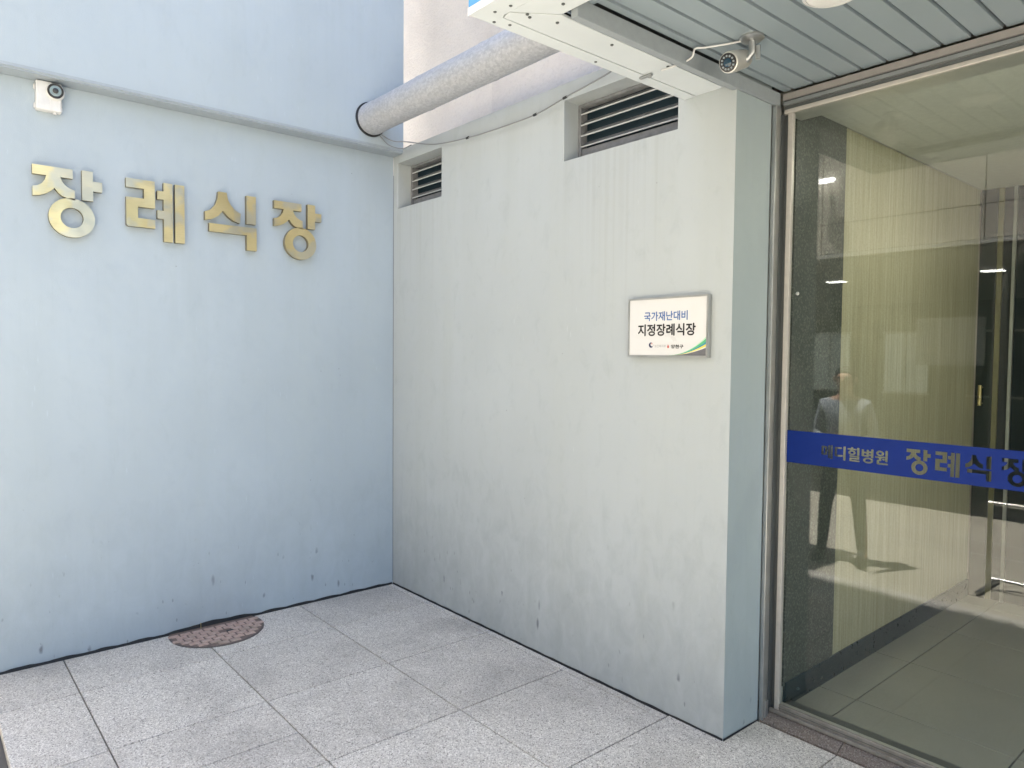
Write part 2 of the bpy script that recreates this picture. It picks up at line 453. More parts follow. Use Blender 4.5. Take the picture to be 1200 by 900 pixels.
# ================================================================== LEFT (blue-grey) wall
lw = thing('painted_wall', (0, -1.2, 0), 'pale blue-grey painted wall carrying the four brass syllables, with an overhanging upper block', 'wall')
MB().box((-.35, -2.45, -.14), (0, 0.0, 3.034)).build('wall', PAINT_L, lw, bevel=.004)
up = MB().box((-.35, -2.45, 3.034), (.12, .006, 6.0)).build('upper_block', PAINT_L, lw, bevel=.004)
MB().box((-.35, -1.30, 6.0), (.12, .006, 6.9)).build('sun_blocking_box', PAINT_L, lw)  # unseen box added to keep the sun off the paving
MB().box((.003, -2.45, 3.026), (.116, -.002, 3.0335)).build('ledge_trim', LEDGE, lw)
MB().box((.1205, -2.45, 3.036), (.124, .004, 3.052)).build('drip_edge', LEDGE, lw)
# black strip painting the shadow gap at the foot, wobbling, wider behind the manhole
rr = random.Random(3)
sm = MB(); N = 90; P0 = []; P1 = []
for i in range(N + 1):
    y = -2.45 + 2.44 * i / N
    h = .011 + .003 * math.sin(i * .9) + rr.uniform(0, .003)
    if -1.50 < y < -1.0: h += .016 * math.sin(math.pi * (y + 1.50) / .5)
    P0.append((.006, y, -.004)); P1.append((.003, y, h))
sm.add(P0 + P1, [(i, i + 1, i + 1 + N + 1, i + N + 1) for i in range(N)]); sm.build('shadow_gap_strip', BLACK, lw)

# ================================================================== MIDDLE (grey) wall with louvres
mw = thing('painted_wall', (1.35, .1, 0), 'grey painted wall with two louvred vent openings and a small white plaque', 'wall')
HO = [(.055, .585, 2.660, 2.975), (1.702, 2.424, 2.664, 2.975)]
xc = [0.0, .055, .585, 1.702, 2.424, XE]; zc = [-.14, 2.662, 2.975, 3.062]
D = .155
wm = MB()
for i in range(5):
    for j in range(3):
        if j == 1 and i in (1, 3): continue
        x0, x1, z0, z1 = xc[i], xc[i + 1], zc[j], zc[j + 1]
        wm.add([(x0, 0, z0), (x1, 0, z0), (x1, 0, z1), (x0, 0, z1)], [(0, 1, 2, 3)])
for i in (1, 3):
    x0, x1, z0, z1 = xc[i], xc[i + 1], zc[1], zc[2]
    wm.add([(x0, 0, z0), (x1, 0, z0), (x1, 0, z1), (x0, 0, z1), (x0, D, z0), (x1, D, z0), (x1, D, z1), (x0, D, z1)],
           [(0, 1, 5, 4), (1, 2, 6, 5), (2, 3, 7, 6), (3, 0, 4, 7), (4, 5, 6, 7)])
wm.add([(0, 0, 3.062), (XE, 0, 3.062), (XE, .28, 3.062), (0, .28, 3.062), (XE, 0, -.14), (XE, .28, -.14), (0, .28, -.14), (0, 0, -.14)],
       [(0, 1, 2, 3), (1, 4, 5, 2), (3, 2, 5, 6)])
wo = wm.build('wall', PAINT_M, mw, recalc=False)
bm = bmesh.new(); bm.from_mesh(wo.data); bmesh.ops.remove_doubles(bm, verts=bm.verts, dist=1e-4)
bmesh.ops.recalc_face_normals(bm, faces=bm.faces)
es = [e for e in bm.edges if len(e.link_faces) == 2 and abs(e.calc_face_angle(0)) > 1 and abs((e.verts[0].co - e.verts[1].co).z) > .05]
bmesh.ops.bevel(bm, geom=es, offset=.005, segments=2, affect='EDGES', profile=.5)
bm.to_mesh(wo.data); bm.free()
# return face: its shade put into a darker, bluer copy of the paint
PAINT_R = mat_wall('wall_paint_shaded_return', (.35, .41, .43), base_dirt=.4)
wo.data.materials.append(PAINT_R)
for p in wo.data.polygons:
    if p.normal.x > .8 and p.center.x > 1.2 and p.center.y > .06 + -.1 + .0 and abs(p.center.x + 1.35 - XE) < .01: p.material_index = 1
s = MB(); N = 80; P0 = []; P1 = []
for i in range(N + 1):
    x = .004 + (XE - .004) * i / N
    P0.append((x, -.006, -.004)); P1.append((x, -.003, .008 + .0012 * math.sin(i * 1.3) + rr.uniform(0, .002)))
s.add(P0 + P1, [(i, i + 1, i + 1 + N + 1, i + N + 1) for i in range(N)])
s.add([(XE + .006, -.006, -.004), (XE + .006, .275, -.004), (XE + .003, .275, .006), (XE + .003, -.003, .009)], [(0, 1, 2, 3)])
s.build('shadow_gap_strip', BLACK, mw)  # black strip drawn as the shadow gap along this wall's foot
MB().box((.0005, -.0035, .02), (.004, -.0005, 2.9)).build('corner_shade_strip', mat_plain('corner_shade_grey', (.22, .24, .26), .8), mw)  # thin dark strip painting the shade of the inner corner

def louvre(x0, x1, z0, z1, nsl, side=True):
    e = .002
    fr = MB(); t = .022
    y0, y1 = .105, .150
    fr.box((x0 + e, y0, z0 + e), (x0 + t, y1, z1 - e)); fr.box((x1 - t, y0, z0 + e), (x1 - e, y1, z1 - e))
    fr.box((x0 + t, y0, z1 - .016), (x1 - t, y1, z1 - e)); fr.box((x0 + t, y0 + .012, z0 + e), (x1 - t, y1, z0 + .078))
    f = fr.build('louvre_frame', SLATM, mw)
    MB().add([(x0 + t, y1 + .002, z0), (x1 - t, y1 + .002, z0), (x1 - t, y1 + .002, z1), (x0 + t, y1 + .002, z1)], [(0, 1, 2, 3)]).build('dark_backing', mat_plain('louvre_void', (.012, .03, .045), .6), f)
    n = nsl; H = z1 - z0 - .085
    for k in range(n):
        zt = z1 - .018 - H * k / n
        a = (zt - .004); 
        # slat: slopes outward and down, with a thin front lip
        zf = zt - H / n * .60
        m = MB()
        m.add([(x0 + t, y1 - .006, a), (x1 - t, y1 - .006, a), (x1 - t, y0 + .004, zf), (x0 + t, y0 + .004, zf),
               (x0 + t, y1 - .006, a - .003), (x1 - t, y1 - .006, a - .003), (x1 - t, y0 + .004, zf - .003), (x0 + t, y0 + .004, zf - .003)],
              [(0, 1, 2, 3), (4, 7, 6, 5), (0, 3, 7, 4), (1, 5, 6, 2), (0, 4, 5, 1)])
        m.box((x0 + t, y0 - .001, zf - .005), (x1 - t, y0 + .004, zf + .001), 1)
        m.build('louvre_slat', [SLATM, LIPM], f)
    return f
louvre(*HO[0], 4); louvre(*HO[1], 4)

# ================================================================== REAR BEIGE BUILDING
rb = thing('rear_building', (1, 2, 0), 'tall beige stucco building rising behind the painted walls', 'building')
MB().box((-1.2, .42, 2.9), (.719, 8, 17.1)).build('wall', STUCCO, rb, bevel=.006)
MB().box((.719, .30, 3.0), (12, 8, 17.1)).build('projecting_wall', STUCCO, rb, bevel=.006)
MB().box((-9, .46, -.14), (-1.2, 8, 17.1)).build('side_wall', STUCCO, rb)
MB().box((-.35, .281, 2.6), (.719, .42, 3.03)).build('lower_wall', STUCCO, rb)
MB().box((-1.2, .46, -.14), (2.4, 8, 2.9)).build('lower_wall', STUCCO, rb)

# ================================================================== DUCT
du = thing('ventilation_duct', (.12, -.25, 3.2), 'round galvanised duct coming out of the blue-grey upper wall and running to the canopy', 'duct')
seg = []; xx = .125
prof = []
while xx < 2.5:
    prof.append((.100 + (.0022 if abs((xx / .62) % 1 - .25) < .02 else 0) + .0006 * math.sin(xx * 9), xx)); xx += .012
MB().tube_prof(Vector((0, -.25, 3.205)), Vector((1, 0, 0)), prof, 40, 0).build('pipe', DUCT, du, smooth=True)
ring = MB()
ring.tube_prof(Vector((0, -.25, 3.205)), Vector((1, 0, 0)), [(.112, .122), (.112, .130), (.103, .132)], 40, 0)
ring.build('wall_collar', BLACK, du, smooth=True)
MB().tube_prof(Vector((0, -.25, 3.205)), Vector((1, 0, 0)), [(.1015, .20), (.1035, .204), (.1035, .212), (.1015, .216)], 40, 0).build('seam_band', DUCT, du, smooth=True)

# ================================================================== CABLES
cb = thing('slack_cable', (.2, -.03, 3.08), 'thin slack grey cable draped from the duct end to the canopy edge', 'cable')
def spline(pts, n=8):
    out = []; P = [Vector(p) for p in pts]; P = [P[0] * 2 - P[1]] + P + [P[-1] * 2 - P[-2]]
    for i in range(1, len(P) - 2):
        for k in range(n):
            t = k / n; a, b, c, d = P[i - 1:i + 3]
            out.append(.5 * ((2 * b) + (c - a) * t + (2 * a - 5 * b + 4 * c - d) * t * t + (3 * b - a - 3 * c + d) * t ** 3))
    out.append(P[-2]); return out
MB().tube(spline([(.125, -.19, 3.13), (.15, -.10, 3.09), (.22, -.03, 3.082), (.55, -.03, 2.995), (.905, -.03, 2.957), (1.2, -.03, 2.945), (1.51, -.03, 2.945), (1.738, -.03, 2.975), (2.073, -.03, 3.02), (2.44, -.05, 3.10)]), .0038, 8).build('cable', RUBBER, cb, smooth=True)
MB().tube(spline([(.125, -.185, 3.115), (.14, -.12, 3.06), (.19, -.05, 3.04), (.26, -.02, 3.055)]), .003, 6).build('loose_end', RUBBER, cb, smooth=True)
for x, z in ((.905, 2.957), (1.51, 2.945), (1.738, 2.975)):
    MB().tube([(x - .012, -.03, z - .001), (x + .012, -.03, z + .001)], .007, 8).build('cable_clip', BLACK, cb)

# ================================================================== CANOPY
cp = thing('entrance_canopy', (4.5, -.4, 2.78), 'flat entrance canopy with cream riveted border and grey slatted soffit', 'canopy')
XO, XI, YO, YI = 2.462, 2.660, -1.190, -.958
XR = 6.4
# left border strips (two sheets with an open seam), ending at the grey wall
def sheet(name, pts, z0=2.78, z1=2.79, mat=CREAM):
    m = MB(); m.prism(pts, lambda p, k: (p[0], p[1], z0 if k else z1)); return m.build(name, mat, cp, bevel=.0015)
sheet('border_panel', [(XO, YO), (XR, YO), (XR, YO + .085), (2.542, YO + .085), (2.520, YO + .096), (2.519, -.003), (XO, -.003)], 2.778, 2.792)
sheet('border_panel', [(2.523, -.003), (2.523, YO + .100), (2.56, YO + .089), (2.662, YI - .001), (2.658, -.20), (2.658, -.003)])
sheet('border_panel', [(2.568, YO + .089), (XR, YO + .089), (XR, YI - .002), (2.668, YI - .002)])
MB().box((XO, YO - .003, 2.7925), (XR, YO + .04, 3.30)).build('fascia', BLUEM, cp)
MB().box((XO - .001, YO - .006, 2.774), (XR, YO - .0035, 2.800)).build('fascia_lip', CREAM, cp)
MB().box((XO + .002, YO + .042, 2.96), (XR, .285, 3.28)).build('canopy_top', SOFF, cp)
MB().box((XO, YO + .041, 2.7925), (XO + .02, -.003, 2.955)).build('side_sheet', CREAM, cp)
dk = BOX('soffit_void', (XO + .03, YO + .05, 2.850), (XR, YG - .02, 2.955), SOFFJ, cp)
# inner upstand behind the border + trim channel
MB().box((2.664, YI, 2.795), (2.672, -.003, 2.848)).build('inner_upstand', mat_plain('upstand_blue_grey', (.16, .20, .26), .5), cp)
MB().box((2.682, YI + .002, 2.800), (2.700, -.003, 2.812)).build('soffit_channel', SOFF, cp)
tr_ = MB(); tr_.box((2.703, YI + .004, 2.754), (2.734, -.004, 2.814)); tr_.box((2.7225, -.0035, 2.754), (2.734, YG - .035, 2.814)); tr_.build('edge_trim', TRIMM, cp, bevel=.002)
MB().box((2.70, YI - .04, 2.796), (XR, YI + .005, 2.848)).build('inner_upstand', SOFF, cp)
# diagonal light tube at the front left corner
MB().tube([(2.60 + .1, YI + .07, 2.835), (XR, YI + .07, 2.835)], .022, 12).build('conduit', SOFF, cp, smooth=True)
# soffit boards
x = 2.740; k = 0
sb = None
while x < XR - .1:
    w = .0905 if k else .037
    y0, y1 = YI + .01, YG - .022
    m = MB()
    vs = [(x, y0, 2.832), (x + .003, y0, 2.820), (x + w - .003, y0, 2.820), (x + w, y0, 2.832)]
    vs += [(a, y1, c) for a, b, c in vs] + [(x, y0, 2.848), (x + w, y0, 2.848), (x, y1, 2.848), (x + w, y1, 2.848)]
    m.add(vs, [(0, 1, 5, 4), (1, 2, 6, 5), (2, 3, 7, 6), (3, 9, 11, 7), (8, 0, 4, 10), (0, 8, 9, 3, 2, 1), (4, 5, 6, 7, 11, 10), (8, 10, 11, 9)])
    m.build('soffit_board', SOFF, cp)
    x += w + .0085; k += 1
# rivets
for (rx, ry) in ((2.5385, -1.142), (2.481, -1.099), (2.500, -1.045), (2.6045, -1.130), (2.5955, -1.050), (2.585, -1.030), (2.724, -1.010), (2.6182, -.934), (2.6254, -.665), (2.640, -.356), (2.90, -1.03), (3.3, -1.03), (2.485, -.6)):
    MB().lathe((rx, ry, 2.7785), (0, 0, -1), [(.006, -.001), (.006, .002), (.003, .004)], 10).build('rivet', DKMET, cp)
MB().box((2.50, -.36, 2.768), (2.56, -.345, 2.777)).build('latch', STEEL, cp, bevel=.002)
MB().lathe((2.548, -.352, 2.768), (0, 0, -1), [(.008, 0), (.008, .005), (.004, .007)], 12).build('latch_knob', STEEL, cp)

# flush round lamps in the soffit (not lit)
def lamp(x, y, z, r, label, mat=LAMPGL, group=None, name='ceiling_light'):
    t = thing(name, (x, y, z), label, 'ceiling light', group)
    MB().lathe((x, y, z), (0, 0, -1), [(r + .012, -.004), (r + .012, .004), (r + .004, .009), (r, .009), (r, .004)], 40).build('rim', WHITEP, t, smooth=True)
    MB().lathe((x, y, z), (0, 0, -1), [(r - .001, .002), (r - .001, .007), (r * .8, .011), (r * .4, .013), (.001, .0135)], 40).build('diffuser', mat, t, smooth=True)
    return t
lamp(3.285, -.355, 2.819, .078, 'unlit round white flush lamp in the grey slatted canopy soffit')

# ================================================================== BULLET CAMERA under soffit
bc = thing('security_camera', (2.945, -.262, 2.82), 'silver bullet security camera hanging from the canopy soffit with a white cable', 'security camera')
bp = Vector((2.945, -.262, 2.82))
MB().lathe(bp, (0, 0, -1), [(.034, 0), (.034, .006), (.028, .011), (.014, .014)], 24).build('mounting_base', STEEL, bc, smooth=True)
aim = Vector((.45, -1.0, -.22)).normalized()          # towards the yard, roughly at the viewer
# arm hangs, then camera body
body_c = bp + Vector((-.035, -.02, -.062))
MB().tube([bp + Vector((0, 0, -.01)), bp + Vector((.003, 0, -.045)), bp + Vector((-.01, -.006, -.062)), body_c + Vector((.004, 0, 0))], .010, 12).build('bracket_arm', STEEL, bc, smooth=True)
MB().tube([bp + Vector((.018, .004, -.03)), bp + Vector((.018, .004, -.068))], .007, 10).build('knuckle', STEEL, bc, smooth=True)
aim = (CAM_LOC - body_c); aim = (aim.normalized() + Vector((-.42, -.18, -.02))).normalized()
MB().lathe(body_c, aim, [(.020, -.050), (.026, -.045), (.027, -.02), (.029, .0), (.030, .045), (.028, .052), (.026, .053)], 28).build('housing', ALU, bc, smooth=True)
lens = MB().lathe(body_c + aim * .0535, aim, [(.0255, -.003), (.0255, .001), (.023, .0015)], 28).build('front_ring', DARKP, bc, smooth=True)
MB().lathe(body_c + aim * .055, aim, [(.012, 0), (.012, .003), (.008, .005)], 20).build('lens', mat_plain('lens_glass', (.02, .05, .08), .08), bc, smooth=True)
ld = MB()
a_ = aim.cross(Vector((0, 0, 1))).normalized(); b_ = aim.cross(a_)
for k in range(12):
    t = k * math.pi / 6; ld.lathe(body_c + aim * .0552 + (a_ * math.cos(t) + b_ * math.sin(t)) * .0178, aim, [(.003, 0), (.0028, .002)], 8)
ld.build('infrared_led_ring', mat_plain('led_grey', (.26, .30, .33), .3), bc)
# sun shade lip above
MB().tube(spline([bp + Vector((-.004, 0, -.006)), bp + Vector((-.06, -.03, -.012)), bp + Vector((-.145, -.075, -.014)), bp + Vector((-.175, -.10, -.016)), bp + Vector((-.185, -.105, -.045)), bp + Vector((-.24, -.10, -.052)), bp + Vector((-.33, -.10, -.050))]), .0035, 8).build('white_cable', WHITEP, bc, smooth=True)

for ch in bc.children:
    if ch.name.split('.')[0] != 'white_cable': ch.scale = (1.28, 1.28, 1.28)

# ================================================================== JUNCTION BOX CAMERA on the left wall
jc = thing('security_camera', (0, -2.055, 2.95), 'white wall box with a small round black-lensed camera, below the ledge of the blue-grey wall', 'security camera')
MB().box((.001, -2.112, 2.876), (.050, -2.000, 3.022)).build('junction_box', WHITEP, jc, bevel=.006)
MB().box((.0502, -2.050, 2.880), (.053, -2.006, 2.938)).build('lower_cover', WHITEP, jc, bevel=.002)
for z in (2.90, 2.995): MB().box((.004, -2.1185, z - .012), (.022, -2.1125, z + .012)).build('side_knockout', WHITEP, jc, bevel=.002)
for z in (2.90, 2.995): MB().box((.004, -1.9995, z - .012), (.022, -1.994, z + .012)).build('side_knockout', WHITEP, jc, bevel=.002)
ja = Vector((1, -.12, -.12)).normalized(); jp = Vector((.050, -2.028, 2.975))
MB().lathe(jp, ja, [(.042, -.006), (.042, .012), (.038, .022), (.034, .026)], 28).build('turret_housing', WHITEP, jc, smooth=True)
MB().lathe(jp + ja * .026, ja, [(.036, -.002), (.036, .008), (.031, .011), (.027, .009)], 28).build('front_ring', DARKP, jc, smooth=True)
MB().lathe(jp + ja * .035, ja, [(.026, 0), (.026, .002), (.016, .003)], 24).build('led_plate', mat_plain('led_plate_grey', (.16, .22, .24), .3), jc, smooth=True)
MB().lathe(jp + ja * .038, ja, [(.013, 0), (.013, .004), (.007, .006)], 20).build('lens', DARKP, jc, smooth=True)
MB().tube([(.03, -2.03, 2.878), (.03, -2.03, 2.868)], .009, 10).build('cable_gland', WHITEP, jc)

# ================================================================== BRASS SYLLABLES
X0, X1 = .012, .040
def stroke(parent, poly, name='stroke'):
    m = MB(); m.prism(poly, lambda p, k: (X1 if k else X0, p[0], p[1]))
    n = len(poly); m.mi = [0] * len(m.mi)
    for i in range(len(m.f) - n, len(m.f)): m.mi[i] = 1
    return m.build(name, [BRASS, BRASSD], parent)
def ring_(parent, cy, cz, ry, rz, iy, iz, name='ring_stroke'):
    n = 48; m = MB(); vs = []
    for X in (X0, X1):
        for a, b in ((ry, rz), (iy, iz)):
            vs += [(X, cy + a * math.cos(2 * math.pi * k / n), cz + b * math.sin(2 * math.pi * k / n)) for k in range(n)]
    fs = []; mi = []
    for k in range(n):
        q = (k + 1) % n
        fs += [(2 * n + k, 2 * n + q, 3 * n + q, 3 * n + k), (k, n + k, n + q, q), (k, q, 2 * n + q, 2 * n + k), (n + k, 3 * n + k, 3 * n + q, n + q)]; mi += [0, 0, 1, 1]
    m.add(vs, fs); m.mi = mi
    return m.build(name, [BRASS, BRASSD], parent)
def arcz(y0, y1, sc=1): pass
ZIEUT = [(-2.133, 2.597), (-1.955, 2.597), (-1.955, 2.549), (-2.011, 2.549), (-2.004, 2.528), (-1.991, 2.511), (-1.972, 2.498), (-1.947, 2.489), (-1.947, 2.437), (-1.985, 2.446), (-2.004, 2.454), (-2.021, 2.468), (-2.038, 2.490), (-2.052, 2.474), (-2.074, 2.457), (-2.101, 2.445), (-2.133, 2.439), (-2.133, 2.487), (-2.113, 2.492), (-2.093, 2.506), (-2.079, 2.526), (-2.073, 2.549), (-2.133, 2.549)]
VOW = [(-1.914, 2.601), (-1.863, 2.601), (-1.863, 2.550), (-1.820, 2.550), (-1.820, 2.498), (-1.863, 2.498), (-1.863, 2.445), (-1.914, 2.445)]
SYL2 = [[(-1.705, 2.599), (-1.560, 2.599), (-1.560, 2.449), (-1.647, 2.449), (-1.647, 2.387), (-1.560, 2.387), (-1.560, 2.338), (-1.697, 2.338), (-1.705, 2.346), (-1.705, 2.497), (-1.616, 2.497), (-1.616, 2.550), (-1.705, 2.550)],
        [(-1.515, 2.600), (-1.468, 2.600), (-1.468, 2.271), (-1.515, 2.271), (-1.515, 2.397), (-1.548, 2.397), (-1.548, 2.444), (-1.515, 2.444), (-1.515, 2.505), (-1.548, 2.505), (-1.548, 2.552), (-1.515, 2.552)],
        [(-1.455, 2.600), (-1.404, 2.600), (-1.404, 2.271), (-1.455, 2.271)]]
SYL3 = [[(-1.215, 2.598), (-1.166, 2.598), (-1.159, 2.558), (-1.142, 2.527), (-1.118, 2.502), (-1.083, 2.484), (-1.090, 2.426), (-1.127, 2.436), (-1.161, 2.459), (-1.188, 2.489), (-1.214, 2.456), (-1.251, 2.433), (-1.291, 2.423), (-1.291, 2.473), (-1.259, 2.487), (-1.232, 2.519), (-1.220, 2.557)],
        [(-1.049, 2.598), (-.992, 2.598), (-.992, 2.429), (-1.049, 2.429)],
        [(-1.268, 2.408), (-.988, 2.408), (-.988, 2.270), (-1.048, 2.270), (-1.048, 2.360), (-1.268, 2.360)]]
GB = 'brass syllables mounted on the blue-grey wall'
def jang(dy, label):
    t = thing('brass_syllable', (X0, -1.96 + dy, 2.42), label, 'sign letter', GB)
    sh = lambda L: [(a + dy, b) for a, b in L]
    # the ring joins the consonant above it
    stroke(t, sh(ZIEUT), 'consonant_stroke'); stroke(t, sh(VOW), 'vowel_stroke')
    ring_(t, -1.961 + dy, 2.346, .105, .1015, .052, .0525)
    return t
jang(0, 'first brass syllable, at the far left of the sign, under the white wall camera')
t2 = thing('brass_syllable', (X0, -1.55, 2.43), 'second brass syllable, the one with two tall vertical bars side by side', 'sign letter', GB)
for L_, n_ in zip(SYL2, ('consonant_stroke', 'vowel_stroke', 'vowel_stroke')): stroke(t2, L_, n_)
t3 = thing('brass_syllable', (X0, -1.14, 2.43), 'third brass syllable, a peaked roof-like stroke above an angular hook', 'sign letter', GB)
for L_, n_ in zip(SYL3, ('consonant_stroke', 'vowel_stroke', 'final_stroke')): stroke(t3, L_, n_)
jang(1.256, 'fourth brass syllable, the one nearest the inner corner of the walls')

# ================================================================== PLAQUE on the grey wall
pq = thing('wall_plaque', (2.41, 0, 1.78), 'small white plaque in a thin steel frame with Korean lettering and a green swoosh corner', 'sign')
PX0, PX1, PZ0, PZ1 = 2.180, 2.622, 1.645, 1.917
MB().box((PX0, -.022, PZ0), (PX1, -.0005, PZ1)).build('backing', STEEL, pq, bevel=.002)
f = MB(); b = .008
f.box((PX0, -.028, PZ0), (PX1, -.0225, PZ0 + b)); f.box((PX0, -.028, PZ1 - b), (PX1, -.0225, PZ1))
f.box((PX0, -.028, PZ0 + b + .0002), (PX0 + b, -.0225, PZ1 - b - .0002)); f.box((PX1 - b, -.028, PZ0 + b + .0002), (PX1, -.0225, PZ1 - b - .0002))
f.build('frame', STEEL, pq)
MB().box((PX0 + b, -.0245, PZ0 + b), (PX1 - b, -.0225, PZ1 - b)).build('face', SIGNW, pq)
def plaque_text(txt, x, z, w, h, mat, off, name='lettering'):
    vs, fs, es = text_mesh(txt, 1, 0)
    x0 = min(v.x for v in vs); x1 = max(v.x for v in vs); z0 = min(v.y for v in vs); z1 = max(v.y for v in vs)
    m = MB(); d = off * h
    sh = [(0, 0)] if not off else [(-d, 0), (d, 0), (0, d), (0, -d), (0, 0)]
    for k, (a, b) in enumerate(sh):
        m.add([(x + a + (v.x - x0) / (x1 - x0) * w, -.0253 - k * .00006, z + b + (v.y - z0) / (z1 - z0) * h) for v in vs], fs)
    return m.build(name, mat, pq, recalc=False)
plaque_text('국가재난대비', 2.275, 1.811, .240, .041, INKB, .022)
plaque_text('지정장례식장', 2.240, 1.743, .318, .052, INKK, .032)
plaque_text('보건복지부', 2.337, 1.689, .064, .013, INKG, 0)
plaque_text('양천구', 2.430, 1.685, .066, .016, INKK, .04)
def flat(name, pts, mat, y=-.0253):
    m = MB(); tri = mgeo.tessellate_polygon([[Vector((p[0], p[1], 0)) for p in pts]])
    m.add([(p[0], y, p[1]) for p in pts], [tuple(t) for t in tri]); return m.build(name, mat, pq, recalc=False)
def blade(x, top, bot, name, mat, y):
    flat(name, [(a, t) for a, t in zip(x, top)] + [(a, t) for a, t in reversed(list(zip(x, bot)))], mat, y)
sx = [2.42 + (2.613 - 2.42) * i / 14 for i in range(15)]
q = lambda a0, a1: [PZ0 + .0085 + (a0 + (a1 - a0) * ((x - 2.42) / .193) ** 2.0) for x in sx]
blade(sx, q(.001, .076), q(.0005, .058), 'green_swoosh', GRNP, -.0250)
blade(sx, q(.0005, .060), q(.0, .046), 'teal_swoosh', NAVYP, -.02505)
blade(sx, q(.0, .050), q(.0, .040), 'yellow_swoosh', YELP, -.0251)
blade(sx, q(.0, .082), q(.001, .074), 'pale_green_swoosh', GRNP2, -.0251)
blade(sx, q(.0, .034), q(0, 0), 'grey_swoosh', SIGND, -.0251)
# round emblem: open swirl
em = []; n = 22
for k in range(n + 1):
    t = R(70) + R(300) * k / n; em.append((2.317 + .0125 * math.cos(t), 1.700 + .0125 * math.sin(t)))
for k in range(n, -1, -1):
    t = R(70) + R(300) * k / n; rr_ = .0125 - .0085 * math.sin(math.pi * min(1, (k / n) * 1.15 + .0)) ** .6
    em.append((2.318 + rr_ * math.cos(t), 1.701 + rr_ * math.sin(t)))
flat('round_emblem', em, mat_plain('emblem_navy', (.02, .03, .10), .4))
flat('round_emblem_red', [(2.3215 + .0035 * math.cos(R(a)), 1.7065 + .0025 * math.sin(R(a))) for a in range(0, 360, 30)], INKR, -.0256)
flat('small_red_emblem', [(2.413, 1.703), (2.408, 1.692), (2.410, 1.686), (2.417, 1.686), (2.419, 1.692)], INKR)

# ================================================================== MANHOLE
MC, MR = Vector((.105, -1.262, 0)), .262
mh = thing('manhole_cover', (MC.x, MC.y, 0), 'rusty round cast-iron manhole cover in the paving, at the foot of the blue-grey wall', 'manhole cover')
def clipcirc(r, z, n=60):
    pts = []
    for k in range(n):
        a = 2 * math.pi * k / n; x = MC.x + r * math.cos(a); y = MC.y + r * math.sin(a); pts.append((max(x, .008), y, z))
    return pts
m = MB(); n = 60
A = clipcirc(MR, .0035); B = clipcirc(MR - .012, .0035); 
m.add(A + B + clipcirc(MR, .0), [(k, (k + 1) % n, (k + 1) % n + n, k + n) for k in range(n)] + [(k, (k + 1) % n, (k + 1) % n + 2 * n, k + 2 * n) for k in range(n)])
m.build('rim', mat_plain('dark_iron', (.09, .075, .07), .7), mh, recalc=False)
m = MB(); m.add(clipcirc(MR - .010, .0020), [tuple(range(n))]); m.build('plate', mat_plain('iron_groove', (.15, .112, .098), .8, 0, .3, 40), mh, recalc=False)
m = MB(); pw, ph = .056, .033
i = -7
while i < 8:
    for j in range(-11, 12):
        cx = MC.x + j * (ph + .010); cy = MC.y + i * (pw + .010) + (.5 * (pw + .010) if j % 2 else 0)
        if math.hypot(cx - MC.x, cy - MC.y) < MR - .026 and cx > .03:
            if abs(cx - MC.x - .06) < .02 and abs(cy - MC.y - .05) < .03: continue
            m.slab((cx - ph / 2, cy - pw / 2, .002), (cx + ph / 2, cy + pw / 2, .0065), .003)
    i += 1
o = m.build('tread_pads', RUST, mh); tag(o, kind='stuff')
BOX('lifting_slot', (MC.x + .045, MC.y + .035, .0022), (MC.x + .068, MC.y + .075, .0045), BLACK, mh)
MB().tube([(.02, -1.33, 0), (.018, -1.33, .035)], .0018, 6).build('twig', YEL, mh)

# ================================================================== GLAZED ENTRANCE
ge = thing('glazed_entrance', (3.4, YG, 0), 'frameless glass entrance with aluminium rails, steel jamb and blue lettered band', 'glass door')
MB().box((XE + .002, .279, -.01), (2.742, .322, 2.753)).build('steel_jamb', STEEL, ge, bevel=.003)
MB().box((XE + .002, .3225, .0), (2.7445, YG + .03, 2.720)).build('gasket', DKMET, ge)
MB().box((2.745, YG - .010, .012), (2.762, YG + .03, 2.720)).build('gasket', DKMET, ge)
BRIGHT = mat_plain('bright_anodised', (.50, .475, .44), .35, .3)
RAIL = mat_plain('worn_rail', (.26, .245, .225), .45, .4, .2, 20)
MB().box((2.7625, YG - .020, .030), (2.785, YG + .006, 2.722)).build('bright_stile', BRIGHT, ge, bevel=.003)
MB().box((2.729, .295, -.008), (2.748, .319, .09)).build('jamb_shoe', STEEL, ge, bevel=.002)
XP = 4.05
for xa, xb in ((2.786, XP), (XP + .012, 5.35), (5.362, 6.35)):
    MB().box((xa, YG - .004, .062), (xb, YG + .004, 2.726)).build('glass_pane', GLASS, ge)
MB().box((2.786, YG - .020, .048), (6.35, YG - .006, .078)).build('bottom_rail', RAIL, ge, bevel=.003)
MB().box((2.764, YG + .006, .0532), (6.35, YG + .030, .070)).build('bottom_rail', ALU, ge, bevel=.003)
MB().box((2.786, YG - .0215, .060), (6.35, YG - .0202, .063)).build('rail_groove', DKMET, ge)
MB().box((2.746, YG - .034, .036), (6.35, YG - .021, .052)).build('threshold_strip', RAIL, ge, bevel=.002)
MB().box((2.764, YG - .020, .010), (6.35, YG + .120, .0475)).build('threshold_core', DKMET, ge)
MB().box((2.746, YG - .024, 2.7225), (6.35, YG - .006, 2.741)).build('head_rail', BRIGHT, ge, bevel=.003)
MB().box((2.746, YG - .019, 2.7425), (6.35, YG - .008, 2.757)).build('head_groove', DKMET, ge)
MB().box((2.746, YG - .032, 2.7575), (6.35, YG - .008, 2.772)).build('head_rail', STEEL, ge)
MB().box((2.746, YG - .026, 2.7725), (6.35, YG - .010, 2.779)).build('head_groove', DKMET, ge)
